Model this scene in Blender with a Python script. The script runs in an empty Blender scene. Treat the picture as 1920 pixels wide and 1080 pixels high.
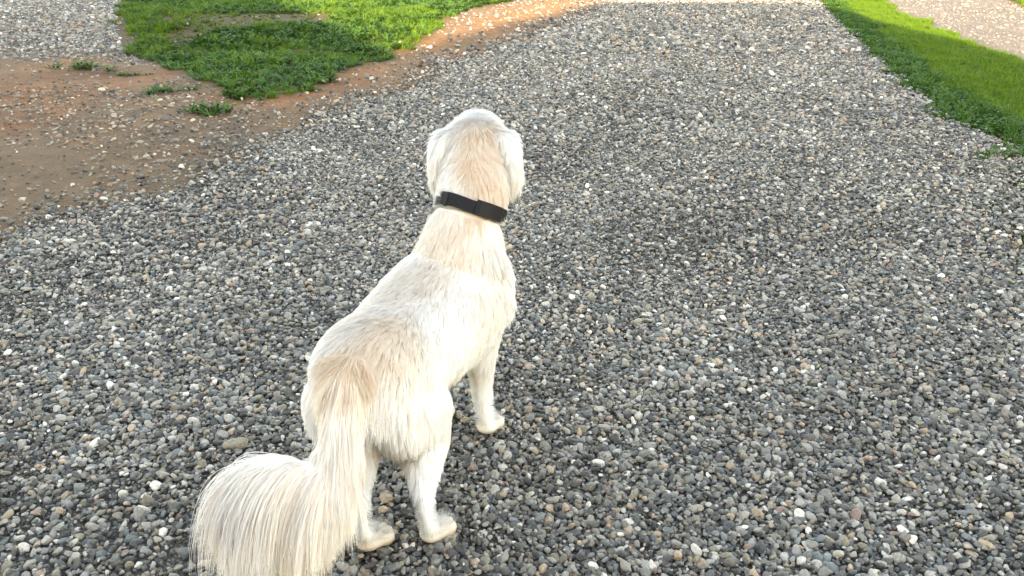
import bpy, bmesh, math, random
import numpy as np
from mathutils import Vector, Matrix
from mathutils.kdtree import KDTree

rng = np.random.default_rng(7)
random.seed(7)
SC = bpy.context.scene
COL = SC.collection
R = math.radians

# ------------------------------------------------------------------ camera
CAM_H, PITCH, FPX = 1.35, R(23.0), 1598.0        # metres, radians, focal length in pixels of a 1920 frame
cam_d = bpy.data.cameras.new('camera')
cam = bpy.data.objects.new('camera', cam_d); COL.objects.link(cam)
cam.location = (0, 0, CAM_H)
cam.rotation_euler = (math.pi / 2 - PITCH, 0, 0)
cam_d.sensor_width = 36.0
cam_d.lens = FPX / 1920.0 * 36.0
cam_d.clip_start, cam_d.clip_end = 0.02, 2000
SC.camera = cam

# ------------------------------------------------------------------ sky, sun, exposure
SUN_EL = R(19.0)
world = bpy.data.worlds.new('World'); SC.world = world; world.use_nodes = True
wn = world.node_tree
sky = wn.nodes.new('ShaderNodeTexSky'); sky.sky_type = 'NISHITA'; sky.sun_disc = False
sky.sun_elevation = SUN_EL
sky.sun_rotation = math.pi                         # the sun stands behind the camera, low over the added building
sky.air_density, sky.dust_density, sky.ozone_density = 1.0, 0.4, 0.4
wn.links.new(sky.outputs[0], wn.nodes['Background'].inputs[0])
wn.nodes['Background'].inputs[1].default_value = 0.15
sun_d = bpy.data.lights.new('sun', 'SUN'); sun_d.energy = 2.6; sun_d.angle = R(0.53)
sun_d.color = (1.0, 0.93, 0.82)
sun = bpy.data.objects.new('sun', sun_d); COL.objects.link(sun)
sun.rotation_euler = (math.pi / 2 - SUN_EL, 0, 0)  # light travels towards +Y and down
SC.cycles.max_bounces = 14; SC.cycles.diffuse_bounces = 10
SC.view_settings.view_transform = 'Standard'
SC.view_settings.look = 'None'
SC.view_settings.gamma = 1.0
SC.view_settings.use_curve_mapping = False
SC.view_settings.exposure = 3.14
SC.view_settings.use_white_balance = True        # balanced for open shade, as the phone did
SC.view_settings.white_balance_temperature = 9700
SC.view_settings.white_balance_tint = 16

# ------------------------------------------------------------------ helpers
SP, CP = math.sin(PITCH), math.cos(PITCH)
def ray(px, py):
    u, v = (px - 960.0) / FPX, (py - 540.0) / FPX
    return u, CP - v * SP, -SP - v * CP
def G(px, py, z=0.0):
    """pixel -> point on the level z"""
    dx, dy, dz = ray(px, py); t = (z - CAM_H) / dz
    return np.array((dx * t, dy * t, z))
def P(px, py, Y):
    """pixel -> point at forward distance Y"""
    dx, dy, dz = ray(px, py); t = Y / dy
    return np.array((dx * t, Y, CAM_H + dz * t))
def proj(p):
    p = np.asarray(p, float); d = p - np.array((0, 0, CAM_H))
    zc = d[..., 1] * CP - d[..., 2] * SP
    yc = d[..., 1] * SP + d[..., 2] * CP
    return 960 + FPX * d[..., 0] / zc, 540 - FPX * yc / zc, zc
def sstep(a, b, x):
    t = np.clip((x - a) / (b - a), 0, 1); return t * t * (3 - 2 * t)
def vnoise(x, y, seed=0):
    """smooth value noise in 0..1"""
    x = np.asarray(x, float); y = np.asarray(y, float)
    xi, yi = np.floor(x).astype(np.int64), np.floor(y).astype(np.int64)
    fx, fy = x - xi, y - yi
    fx = fx * fx * (3 - 2 * fx); fy = fy * fy * (3 - 2 * fy)
    def h(a, b):
        n = (a * 374761393 + b * 668265263 + seed * 974634777) & 0xffffffff
        n = ((n ^ (n >> 13)) * 1274126177) & 0xffffffff
        return ((n ^ (n >> 16)) & 0xffff) / 65535.0
    return ((h(xi, yi) * (1 - fx) + h(xi + 1, yi) * fx) * (1 - fy)
            + (h(xi, yi + 1) * (1 - fx) + h(xi + 1, yi + 1) * fx) * fy)
def fbm(x, y, seed=0, n=3):
    s = 0; a = 0.5; t = 0
    for k in range(n):
        s = s + a * vnoise(x * 2 ** k, y * 2 ** k, seed + k); t += a; a *= 0.5
    return s / t
def pl(y, pts):
    """piecewise-linear x(y) through ground points"""
    q = sorted((p[1], p[0]) for p in pts)
    return np.interp(y, [a for a, b in q], [b for a, b in q])

def tag(o, label=None, cat=None, group=None, kind=None):
    if label: o['label'] = label
    if cat: o['category'] = cat
    if group: o['group'] = group
    if kind: o['kind'] = kind
    return o
def mesh_obj(name, verts, faces, mat=None, parent=None, smooth=False):
    me = bpy.data.meshes.new(name)
    me.from_pydata([tuple(map(float, v)) for v in verts], [], [tuple(f) for f in faces])
    me.update()
    if smooth: me.polygons.foreach_set('use_smooth', [True] * len(me.polygons))
    if mat: me.materials.append(mat)
    o = bpy.data.objects.new(name, me); COL.objects.link(o)
    if parent is not None: o.parent = parent
    return o
def empty(name, loc=(0, 0, 0)):
    o = bpy.data.objects.new(name, None); COL.objects.link(o); o.location = loc
    o.empty_display_size = 0.1
    return o
def box_bm(bm, x0, x1, y0, y1, z0, z1):
    v = [bm.verts.new(p) for p in ((x0,y0,z0),(x1,y0,z0),(x1,y1,z0),(x0,y1,z0),(x0,y0,z1),(x1,y0,z1),(x1,y1,z1),(x0,y1,z1))]
    for f in ((3,2,1,0),(4,5,6,7),(0,1,5,4),(1,2,6,5),(2,3,7,6),(3,0,4,7)): bm.faces.new([v[i] for i in f])
def bm_obj(name, bm, mat, parent=None):
    me = bpy.data.meshes.new(name); bm.to_mesh(me); bm.free(); me.materials.append(mat)
    o = bpy.data.objects.new(name, me); COL.objects.link(o)
    if parent is not None: o.parent = parent
    return o

# ------------------------------------------------------------------ materials
class NT:
    def __init__(s, name):
        s.m = bpy.data.materials.new(name); s.m.use_nodes = True
        s.t = s.m.node_tree; s.b = s.t.nodes['Principled BSDF']; s.out = s.t.nodes['Material Output']
    def n(s, typ, **kw):
        o = s.t.nodes.new(typ)
        for k, v in kw.items():
            if k.startswith('i_'): o.inputs[k[2:].replace('_', ' ')].default_value = v
            else: setattr(o, k, v)
        return o
    def l(s, a, b): s.t.links.new(a, b)
    def noise(s, scale, detail=4, rough=0.6, coord='Object'):
        c = s.n('ShaderNodeTexCoord'); n = s.n('ShaderNodeTexNoise')
        n.inputs['Scale'].default_value = scale; n.inputs['Detail'].default_value = detail; n.inputs['Roughness'].default_value = rough
        s.l(c.outputs[coord], n.inputs['Vector']); return n
    def ramp(s, src, stops):
        r = s.n('ShaderNodeValToRGB'); e = r.color_ramp.elements
        while len(e) < len(stops): e.new(0.5)
        for q, (p, c) in zip(e, stops): q.position = p; q.color = (*c, 1)
        s.l(src, r.inputs[0]); return r
    def mix(s, a, b, fac, mode='MIX'):
        m = s.n('ShaderNodeMix', data_type='RGBA', blend_type=mode)
        for sock, v in ((m.inputs['Factor'], fac), (m.inputs['A'], a), (m.inputs['B'], b)):
            if hasattr(v, 'is_output'): s.l(v, sock)
            elif isinstance(v, (int, float)): sock.default_value = v
            else: sock.default_value = (*v, 1)
        return m.outputs['Result']
    def bump(s, src, strength, dist):
        b = s.n('ShaderNodeBump'); b.inputs['Strength'].default_value = strength; b.inputs['Distance'].default_value = dist
        s.l(src, b.inputs['Height']); s.l(b.outputs[0], s.b.inputs['Normal']); return b

def mat_plain(name, col, rough=0.7, metallic=0.0, var=0.15, scale=8):
    m = NT(name); n = m.noise(scale)
    a = tuple(c * (1 - var) for c in col); b = tuple(min(1, c * (1 + var)) for c in col)
    r = m.ramp(n.outputs['Fac'], [(0.3, a), (0.7, b)])
    m.l(r.outputs[0], m.b.inputs['Base Color']); m.b.inputs['Roughness'].default_value = rough
    m.b.inputs['Metallic'].default_value = metallic
    return m.m

def mat_stone(name, instanced):
    m = NT(name)
    if instanced:
        a = m.n('ShaderNodeAttribute', attribute_type='INSTANCER', attribute_name='col'); c = a.outputs['Color']
    else:
        c = m.n('ShaderNodeObjectInfo').outputs['Color']
    n1 = m.noise(2.2, 5, 0.65); n2 = m.noise(14, 3, 0.6)
    r1 = m.ramp(n1.outputs['Fac'], [(0.25, (0.66, 0.66, 0.66)), (0.75, (1.28, 1.27, 1.24))])
    r2 = m.ramp(n2.outputs['Fac'], [(0.3, (0.85, 0.85, 0.85)), (0.7, (1.15, 1.15, 1.15))])
    k = m.mix(c, r1.outputs[0], 1.0, 'MULTIPLY'); k = m.mix(k, r2.outputs[0], 1.0, 'MULTIPLY')
    m.l(k, m.b.inputs['Base Color']); m.b.inputs['Roughness'].default_value = 0.62
    m.b.inputs['Specular IOR Level'].default_value = 0.35
    m.bump(n2.outputs['Fac'], 0.35, 0.15)
    return m.m

def mat_leaf(name, sss=0.3):
    m = NT(name)
    c = m.n('ShaderNodeAttribute', attribute_type='INSTANCER', attribute_name='col').outputs['Color']
    m.l(c, m.b.inputs['Base Color']); m.b.inputs['Roughness'].default_value = 0.5
    m.b.inputs['Specular IOR Level'].default_value = 0.12
    tr = m.n('ShaderNodeBsdfTranslucent'); m.l(c, tr.inputs['Color'])
    mx = m.n('ShaderNodeMixShader'); mx.inputs[0].default_value = sss
    m.l(m.b.outputs[0], mx.inputs[1]); m.l(tr.outputs[0], mx.inputs[2]); m.l(mx.outputs[0], m.out.inputs[0])
    return m.m

M_STONE_I = mat_stone('gravel_stone', True)
M_STONE = mat_stone('pebble_stone', False)
M_LEAF = mat_leaf('grass_blade')

def mat_ground():
    m = NT('soil')
    n1 = m.noise(0.9, 5); n2 = m.noise(7, 6, 0.7); n3 = m.noise(60, 4, 0.7)
    a = m.ramp(n1.outputs['Fac'], [(0.28, (0.092, 0.061, 0.037)), (0.5, (0.138, 0.084, 0.045)), (0.72, (0.195, 0.096, 0.042))])
    b = m.ramp(n2.outputs['Fac'], [(0.25, (0.6, 0.6, 0.62)), (0.75, (1.25, 1.22, 1.18))])
    d = m.ramp(n3.outputs['Fac'], [(0.3, (0.7, 0.7, 0.7)), (0.7, (1.2, 1.2, 1.2))])
    k = m.mix(a.outputs[0], b.outputs[0], 1.0, 'MULTIPLY'); k = m.mix(k, d.outputs[0], 1.0, 'MULTIPLY')
    # soil colour zones (orange clay of the cut bank, dark humus under grass) stored per vertex
    z = m.n('ShaderNodeAttribute', attribute_type='GEOMETRY', attribute_name='zone')
    k = m.mix(k, z.outputs['Color'], 1.0, 'MULTIPLY')
    m.l(k, m.b.inputs['Base Color']); m.b.inputs['Roughness'].default_value = 0.9
    m.b.inputs['Specular IOR Level'].default_value = 0.2
    m.bump(n3.outputs['Fac'], 0.6, 0.012)
    return m.m
M_SOIL = mat_ground()
def mat_fines(name, dark, light, scale=240):
    m = NT(name); n1 = m.noise(1.3, 4); c = m.n('ShaderNodeTexCoord')
    v = m.n('ShaderNodeTexVoronoi'); v.inputs['Scale'].default_value = scale; m.l(c.outputs['Object'], v.inputs['Vector'])
    sep = m.n('ShaderNodeSeparateColor'); m.l(v.outputs['Color'], sep.inputs[0])
    r = m.ramp(sep.outputs[0], [(0.0, dark), (0.8, light), (1.0, tuple(min(1, c * 1.9) for c in light))])
    g = m.ramp(n1.outputs['Fac'], [(0.3, (0.8, 0.8, 0.8)), (0.7, (1.15, 1.13, 1.1))])
    k = m.mix(r.outputs[0], g.outputs[0], 1.0, 'MULTIPLY')
    m.l(k, m.b.inputs['Base Color']); m.b.inputs['Roughness'].default_value = 0.9
    m.b.inputs['Specular IOR Level'].default_value = 0.2
    inv = m.n('ShaderNodeMath', operation='SUBTRACT'); inv.inputs[0].default_value = 1.0; m.l(v.outputs['Distance'], inv.inputs[1])
    m.bump(inv.outputs[0], 0.7, 0.004)
    return m.m
M_FINES = mat_fines('gravel_fines', (0.038, 0.035, 0.031), (0.115, 0.106, 0.090))
M_PATH = mat_fines('pale_path_grit', (0.085, 0.069, 0.058), (0.125, 0.106, 0.09), 120)

# ------------------------------------------------------------------ layout of the ground, traced on the level ground
LEFT_EDGE = [(-3.9, -3), (-3.3, 1.5), (-2.85, 2.6)] + [tuple(G(*p)[:2]) for p in
    ((0, 452), (120, 415), (270, 372), (400, 322), (560, 248), (700, 190), (830, 135), (985, 75), (1125, 18))] + [(4.4, 26), (7.0, 36)]
RIGHT_EDGE = [(2.1, -3), (2.1, 1.5), (2.12, 2.8), (2.22, 3.4), (2.47, 4.15), (2.9, 4.9)] + [tuple(G(*p)[:2]) for p in
    ((1905, 278), (1780, 222), (1690, 155), (1600, 66), (1540, 8))] + [(8.4, 26), (11.0, 36)]
PATH_LEFT = [(5.0, -3), (5.2, 5)] + [tuple(G(*p)[:2]) for p in ((1915, 112), (1845, 86), (1782, 62), (1732, 38), (1684, 22))] + [(7.6, 18.5), (10.5, 26), (13.5, 36)]
PATH_RIGHT = [(9.0, -3), (9.2, 8), tuple(G(1960, 30)[:2]), tuple(G(1880, -4)[:2]), (13.5, 26), (17.0, 36)]
GRASS_LEFT_LOW = [G(*p)[:2] for p in ((222, 60), (232, 100), (330, 140), (400, 172), (445, 190), (500, 190), (590, 168), (680, 132), (760, 103),
                                     (815, 84), (835, 62), (865, 48), (930, 32), (1010, 12))]
def xl(y): return pl(y, LEFT_EDGE)
def xr(y): return pl(y, RIGHT_EDGE)
def xpl(y): return pl(y, PATH_LEFT)
def xpr(y): return pl(y, PATH_RIGHT)

def in_left_grass(x, y):
    """signed-ish: >0 inside the weedy grass patch left of the drive"""
    poly = np.array([tuple(p) for p in GRASS_LEFT_LOW] + [(1.4, 18.5), (3.2, 23), (5.5, 33), (-18, 33), (-9.5, 20.5), tuple(G(238, -2)[:2])])
    x = np.asarray(x, float); y = np.asarray(y, float)
    inside = np.zeros(x.shape, bool); dmin = np.full(x.shape, 1e9)
    for i in range(len(poly)):
        (x0, y0), (x1, y1) = poly[i], poly[(i + 1) % len(poly)]
        c = ((y0 > y) != (y1 > y))
        with np.errstate(divide='ignore', invalid='ignore'):
            c &= x < (x1 - x0) * (y - y0) / (y1 - y0 + 1e-12) + x0
        inside ^= c
        ex, ey = x1 - x0, y1 - y0
        t = np.clip(((x - x0) * ex + (y - y0) * ey) / (ex * ex + ey * ey), 0, 1)
        dmin = np.minimum(dmin, np.hypot(x - x0 - t * ex, y - y0 - t * ey))
    return np.where(inside, dmin, -dmin)

def height(x, y):
    """ground level: flat drive, low grass bank on the left, gentle roughness"""
    x = np.asarray(x, float); y = np.asarray(y, float)
    dl = xl(y) - x
    bank = 0.16 * sstep(0.25, 1.0, dl) * sstep(9.5, 13.0, y) + 0.05 * sstep(0.3, 1.5, dl) * sstep(4.0, 8.0, y)
    bank = bank * (1 - sstep(30, 60, y))
    rough = (fbm(x * 1.7, y * 1.7, 3) - 0.5) * 0.05 * sstep(-0.1, 0.6, np.maximum(dl, x - xr(y)))
    crown = (fbm(x * 0.9, y * 0.9, 9, 2) - 0.5) * 0.012
    return bank + rough + crown

# ------------------------------------------------------------------ ground sheet
def axis(lo, hi, step, far):
    a = list(np.arange(lo, hi + 1e-6, step)); s = step
    while a[-1] < far: s *= 1.35; a.append(a[-1] + s)
    s = step
    while a[0] > -far: s *= 1.35; a.insert(0, a[0] - s)
    return np.array(a)
gx, gy = axis(-9, 12, 0.14, 900), axis(-3, 24, 0.14, 900)
XX, YY = np.meshgrid(gx, gy)
ZZ = height(XX, YY) - 0.028 - 0.012 * (sstep(0, 0.4, XX - xl(YY)) * sstep(0, 0.4, xr(YY) - XX)) * (YY < 36)
nx, ny = len(gx), len(gy)
gv = np.stack([XX.ravel(), YY.ravel(), ZZ.ravel()], 1)
ii = np.arange(nx * ny).reshape(ny, nx)
gf = np.stack([ii[:-1, :-1].ravel(), ii[:-1, 1:].ravel(), ii[1:, 1:].ravel(), ii[1:, :-1].ravel()], 1)
ground = mesh_obj('ground', gv, gf, M_SOIL, smooth=True); tag(ground, kind='structure')
gd = in_left_grass(XX, YY).ravel()
zone = np.ones((nx * ny, 4), np.float32)
dlv = (xl(YY) - XX).ravel(); yv = YY.ravel()
clay = sstep(-0.2, 0.2, dlv) * (1 - sstep(0.7, 1.6, dlv)) * sstep(6.0, 8.5, yv) * (1 - sstep(24, 40, yv))
darkdirt = (1 - sstep(0.25, 0.7, np.hypot(XX - 3.35, (YY - 5.35) * 1.3))).ravel()
redspot = sstep(0.45, 0.7, fbm(XX * 1.1, YY * 1.1, 21).ravel()) * sstep(0.2, 0.8, dlv) * (1 - sstep(8, 10, yv))
humus = sstep(-0.1, 0.25, gd)
verge = (sstep(-0.1, 0.15, XX - xr(YY)) * (1 - sstep(-0.15, 0.15, XX - xpl(YY)))).ravel() * sstep(4.2, 5.2, yv)
far_field = sstep(33, 60, np.hypot(XX, YY).ravel())
for c in range(3):
    zone[:, c] = (1 + (np.array((1.4, 1.25, 1.1))[c] - 1) * clay) * (1 + (np.array((1.25, 0.95, 0.75))[c] - 1) * redspot)
    zone[:, c] *= 1 - 0.72 * darkdirt
    g = np.maximum(np.maximum(humus * 0.85, verge), far_field)
    zone[:, c] = zone[:, c] * (1 - g) + g * np.array((0.42, 0.62, 0.30))[c]
at = ground.data.attributes.new('zone', 'FLOAT_COLOR', 'POINT'); at.data.foreach_set('color', zone.ravel())

def strip(name, lf, rf, y0, y1, dz, mat, step=0.16, cols=34, wob=0.1):
    ys = np.arange(y0, y1, step); vs, fs = [], []
    for j, y in enumerate(ys):
        a = lf(y) + (fbm(y * 2.3, 0.0, 31) - 0.5) * 2 * wob; b = rf(y) + (fbm(y * 2.1, 5.0, 37) - 0.5) * 2 * wob
        for i in range(cols + 1):
            x = a + (b - a) * i / cols
            edge = min(i, cols - i)
            z = float(height(x, y)) + dz - (0.03 if edge == 0 else 0)
            vs.append((x, y, z))
    n = cols + 1
    for j in range(len(ys) - 1):
        for i in range(cols): fs.append((j * n + i, j * n + i + 1, (j + 1) * n + i + 1, (j + 1) * n + i))
    return tag(mesh_obj(name, vs, fs, mat, smooth=True), kind='structure')
gravel_road = strip('gravel_road', xl, xr, -3, 36, -0.012, M_FINES)
side_path = strip('path', xpl, xpr, -3, 36, -0.006, M_PATH, cols=24)

# ------------------------------------------------------------------ scattering with instances
def proto_collection(name, meshes):
    c = bpy.data.collections.new(name)
    for i, me in enumerate(meshes):
        o = bpy.data.objects.new('%s_%02d' % (name, i), me); c.objects.link(o)
    return c
def scatter(name, pts, rot, scl, idx, col, coll, mat):
    n = len(pts)
    if mat is M_LEAF: col = col * np.array((0.76, 0.78, 0.52))
    me = bpy.data.meshes.new(name); me.vertices.add(n); me.vertices.foreach_set('co', np.asarray(pts, np.float32).ravel())
    for nm, typ, prop, a in (('rot', 'FLOAT_VECTOR', 'vector', rot), ('scl', 'FLOAT_VECTOR', 'vector', scl), ('idx', 'INT', 'value', idx),
                             ('col', 'FLOAT_COLOR', 'color', np.concatenate([col, np.ones((n, 1))], 1))):
        at = me.attributes.new(nm, typ, 'POINT')
        at.data.foreach_set(prop, np.asarray(a, np.int32 if typ == 'INT' else np.float32).ravel())
    me.materials.append(mat)
    o = bpy.data.objects.new(name, me); COL.objects.link(o)
    t = bpy.data.node_groups.new(name + '_scatter', 'GeometryNodeTree')
    t.interface.new_socket('Geometry', in_out='INPUT', socket_type='NodeSocketGeometry')
    t.interface.new_socket('Geometry', in_out='OUTPUT', socket_type='NodeSocketGeometry')
    gi, go = t.nodes.new('NodeGroupInput'), t.nodes.new('NodeGroupOutput')
    ci = t.nodes.new('GeometryNodeCollectionInfo'); ci.inputs['Collection'].default_value = coll
    ci.inputs['Separate Children'].default_value = True; ci.inputs['Reset Children'].default_value = True
    ip = t.nodes.new('GeometryNodeInstanceOnPoints'); ip.inputs['Pick Instance'].default_value = True
    def na(nm, dt):
        a = t.nodes.new('GeometryNodeInputNamedAttribute'); a.data_type = dt; a.inputs['Name'].default_value = nm
        return a.outputs['Attribute']
    t.links.new(gi.outputs[0], ip.inputs['Points']); t.links.new(ci.outputs[0], ip.inputs['Instance'])
    t.links.new(na('idx', 'INT'), ip.inputs['Instance Index'])
    t.links.new(na('rot', 'FLOAT_VECTOR'), ip.inputs['Rotation']); t.links.new(na('scl', 'FLOAT_VECTOR'), ip.inputs['Scale'])
    t.links.new(ip.outputs[0], go.inputs[0])
    md = o.modifiers.new('scatter', 'NODES'); md.node_group = t
    return o

# ------------------------------------------------------------------ gravel
def stone_mesh(seed, mat, sub=3):
    r = np.random.default_rng(seed)
    bm = bmesh.new(); bmesh.ops.create_icosphere(bm, subdivisions=sub, radius=1.0)
    n = r.normal(size=(12, 3)); n /= np.linalg.norm(n, axis=1)[:, None]; d = r.uniform(0.62, 1.0, 12)
    k = r.uniform(14, 30); ax = np.array((1.0, r.uniform(0.62, 0.92), r.uniform(0.42, 0.72)))
    for v in bm.verts:
        q = np.array(v.co); q /= np.linalg.norm(q)
        s = (np.sum((np.maximum(n @ q, 0.02) / d) ** k)) ** (-1 / k)
        v.co = q * min(s, 1.15) * ax
    for f in bm.faces: f.smooth = sub == 3
    me = bpy.data.meshes.new('stone'); bm.to_mesh(me); bm.free(); me.materials.append(mat)
    return me
NPROTO = 16
STONES_I = proto_collection('stone_kind', [stone_mesh(100 + i, M_STONE_I, 2 if i % 2 == 0 else 3) for i in range(NPROTO)])
STONES_O = [stone_mesh(100 + i, M_STONE, 2 if i % 2 == 0 else 3) for i in range(NPROTO)]

def stone_colors(n, r, warm=0.0):
    c = np.zeros((n, 3)); u = r.random(n)
    v = r.random(n)
    grey = 0.075 + 0.21 * v
    c[:] = grey[:, None] * np.array((1.0, 0.995, 0.955))
    dk = u < 0.23;                 c[dk] = (0.048 + 0.05 * v[dk])[:, None] * np.array((0.97, 1.0, 1.03))
    bl = (u > 0.27) & (u < 0.36);  c[bl] = (0.11 + 0.10 * v[bl])[:, None] * np.array((0.86, 1.0, 1.06))
    ol = (u > 0.36) & (u < 0.44);  c[ol] = (0.15 + 0.12 * v[ol])[:, None] * np.array((1.07, 1.0, 0.80))
    tn = (u > 0.44) & (u < 0.495 + warm);  c[tn] = (0.22 + 0.14 * v[tn])[:, None] * np.array((1.25, 0.98, 0.74))
    pk = (u > 0.955) & (u < 0.968); c[pk] = (0.17 + 0.10 * v[pk])[:, None] * np.array((1.25, 0.88, 0.76))
    lt = (u > 0.82) & (u < 0.955);  c[lt] = (0.28 + 0.16 * v[lt])[:, None] * np.array((1.0, 0.985, 0.93))
    wh = u > 0.966;                c[wh] = (0.48 + 0.26 * v[wh])[:, None] * np.array((1.0, 0.985, 0.94))
    return c * 0.93 * np.array((1.06, 1.0, 0.91))

def hexpts(x0, x1, y0, y1, s):
    ys = np.arange(y0, y1, s * 0.866); xs = np.arange(x0, x1, s)
    a, b = np.meshgrid(xs, ys); a = a + (np.arange(len(ys)) % 2)[:, None] * s * 0.5
    a = a.ravel(); b = b.ravel()
    return a + rng.normal(0, 0.28 * s, a.shape), b + rng.normal(0, 0.28 * s, a.shape)

def visible(x, y, z, mx=520, my=330):
    px, py, zc = proj(np.stack([x, y, z], 1))
    return (zc > 0.3) & (px > -mx) & (px < 1920 + mx) & (py > -my - 60) & (py < 1080 + my)

gp, gr, gs, gc = [], [], [], []
def add_stones(x, y, size, zoff, colr, tilt=0.42):
    n = len(x); z = height(x, y) + zoff
    gp.append(np.stack([x, y, z], 1))
    gr.append(np.stack([rng.normal(0, tilt, n), rng.normal(0, tilt, n), rng.uniform(0, 6.283, n)], 1))
    asp = np.stack([rng.uniform(0.9, 1.15, n), rng.uniform(0.85, 1.1, n), rng.uniform(0.8, 1.15, n)], 1)
    gs.append(asp * size[:, None]); gc.append(colr)
# bands: (y range, spacing, median half-length)
for y0, y1, s, hl in ((0.8, 3.6, 0.0130, 0.0085), (3.6, 6.0, 0.0150, 0.0095), (6.0, 10.0, 0.0210, 0.0126), (10.0, 20.0, 0.034, 0.0195), (20.0, 30.0, 0.07, 0.036)):
    x, y = hexpts(-4.5, 9.5, y0, y1, s)
    wob = (fbm(x * 1.3, y * 1.3, 51) - 0.5) * 0.4
    e = np.minimum(x - xl(y) + wob, (xr(y) - x) + wob * 0.7)
    # dense on the drive, thinning out over the soil beyond its edge
    dens = np.where(e > 0, 1.0, np.where(x < xl(y), np.exp(e / 0.20) * 0.5, np.exp(e / np.where(y < 5.6, 0.45, 0.07)) * np.where(y < 5.6, .7, .4)))
    thin = 1 - 0.5 * sstep(0.56, 0.74, fbm(x * 1.1, y * 0.8, 77))      # worn patches where the fines show
    keep = (rng.random(len(x)) < dens * thin) & visible(x, y, x * 0)
    x, y, e = x[keep], y[keep], e[keep]
    size = 1.0 * hl * np.exp(rng.normal(0, 0.36, len(x)))
    size = np.clip(size, hl * 0.5, hl * 2.1)
    coarse = 0.88 + 0.3 * fbm(x * 0.8, y * 0.8, 13)
    size *= coarse
    add_stones(x, y, size, rng.uniform(-0.0135, 0.0065, len(x)) * (hl / 0.0098), stone_colors(len(x), rng) * (0.78 + 0.44 * fbm(x * 1.5, y * 1.5, 201))[:, None])
# small chippings between the stones, near field
x, y = hexpts(-2.5, 2.8, 1.0, 4.2, 0.020)
keep = (rng.random(len(x)) < 0.8) & (x > xl(y) - 0.3) & (x < xr(y) + 0.1) & visible(x, y, x * 0)
x, y = x[keep], y[keep]
add_stones(x, y, rng.uniform(0.0035, 0.0065, len(x)), rng.uniform(-0.008, 0.006, len(x)), stone_colors(len(x), rng) * 1.0, 0.6)

# gravel lying on the soil to the left: a coarse spread at the far left and loose stones on the dirt
x, y = hexpts(-11, 1.5, 3.3, 20, 0.033)
gd_ = in_left_grass(x, y); dl = xl(y) - x
pile = sstep(0.35, 0.65, fbm(x * 0.45, y * 0.45, 5) * 0.5 + 0.5 * sstep(6.5, 9.5, y - 0.25 * (x + 4.5)))
loose = 0.10 + 0.36 * sstep(0.45, 0.65, fbm(x * 0.8, y * 0.8, 61))
dens = np.clip(np.maximum(pile * sstep(8.0, 10.0, y + 0.15 * x), loose * sstep(0.0, 0.5, dl)), 0, 0.95) * (gd_ < 0.05) * (dl > 0)
dens = dens * (1 - 0.9 * sstep(6.6, 8.5, y) * (x > -2.6))
dens = np.where(gd_ > 0, 0.015, dens)
keep = (rng.random(len(x)) < dens) & visible(x, y, x * 0)
x, y = x[keep], y[keep]
cl = stone_colors(len(x), rng, 0.03) * np.where((y > 8)[:, None], np.array((0.98, 1.0, 1.02)), np.array((1.10, 1.0, 0.9))); cl = cl * (0.80 + 0.1 * sstep(8, 11, y))[:, None]
add_stones(x, y, np.clip((0.0115 + 0.006 * sstep(8, 11, y)) * np.exp(rng.normal(0, 0.38, len(x))), 0.006, 0.042), rng.uniform(-0.034, -0.022, len(x)), cl)
# pale grit on the sunlit path
x, y = hexpts(5, 14, 8, 22, 0.07)
keep = (x > xpl(y) + 0.1) & (x < xpr(y)) & (rng.random(len(x)) < 0.5) & visible(x, y, x * 0)
x, y = x[keep], y[keep]
add_stones(x, y, np.clip(0.014 * np.exp(rng.normal(0, 0.4, len(x))), 0.007, 0.04), rng.uniform(-0.012, -0.002, len(x)),
           stone_colors(len(x), rng) * 0.5 + np.array((0.075, 0.063, 0.054)))

GP, GR, GS, GC = map(np.concatenate, (gp, gr, gs, gc))
GI = rng.integers(0, NPROTO, len(GP))
# the 300 stones that show largest become objects of their own
px, py, zc = proj(GP)
show = GS.max(1) / zc * ((px > 4) & (px < 1916) & (py > 4) & (py < 1074)) * (GP[:, 2] > -0.006)
big = np.argsort(-show)[:299]
for i in big:
    o = bpy.data.objects.new('pebble', STONES_O[GI[i]]); COL.objects.link(o); o.parent = gravel_road
    o.location = GP[i]; o.rotation_euler = GR[i]; o.scale = GS[i]; o.color = (*GC[i], 1)
o = bpy.data.objects.new('flat_stone', STONES_O[3]); COL.objects.link(o); o.parent = gravel_road
o.location = G(447, 838) + np.array((0, 0, 0.008)); o.rotation_euler = (0.12, 0.0, 0.1); o.scale = (0.038, 0.036, 0.02); o.color = (0.20, 0.165, 0.115, 1)
rest = np.ones(len(GP), bool); rest[big] = False
gravel = scatter('gravel', GP[rest], GR[rest], GS[rest], GI[rest], GC[rest], STONES_I, M_STONE_I)
tag(gravel, 'loose grey crushed stone covering the drive and spilling onto the dirt', 'gravel', kind='stuff')
print('STONES', len(GP))

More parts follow.
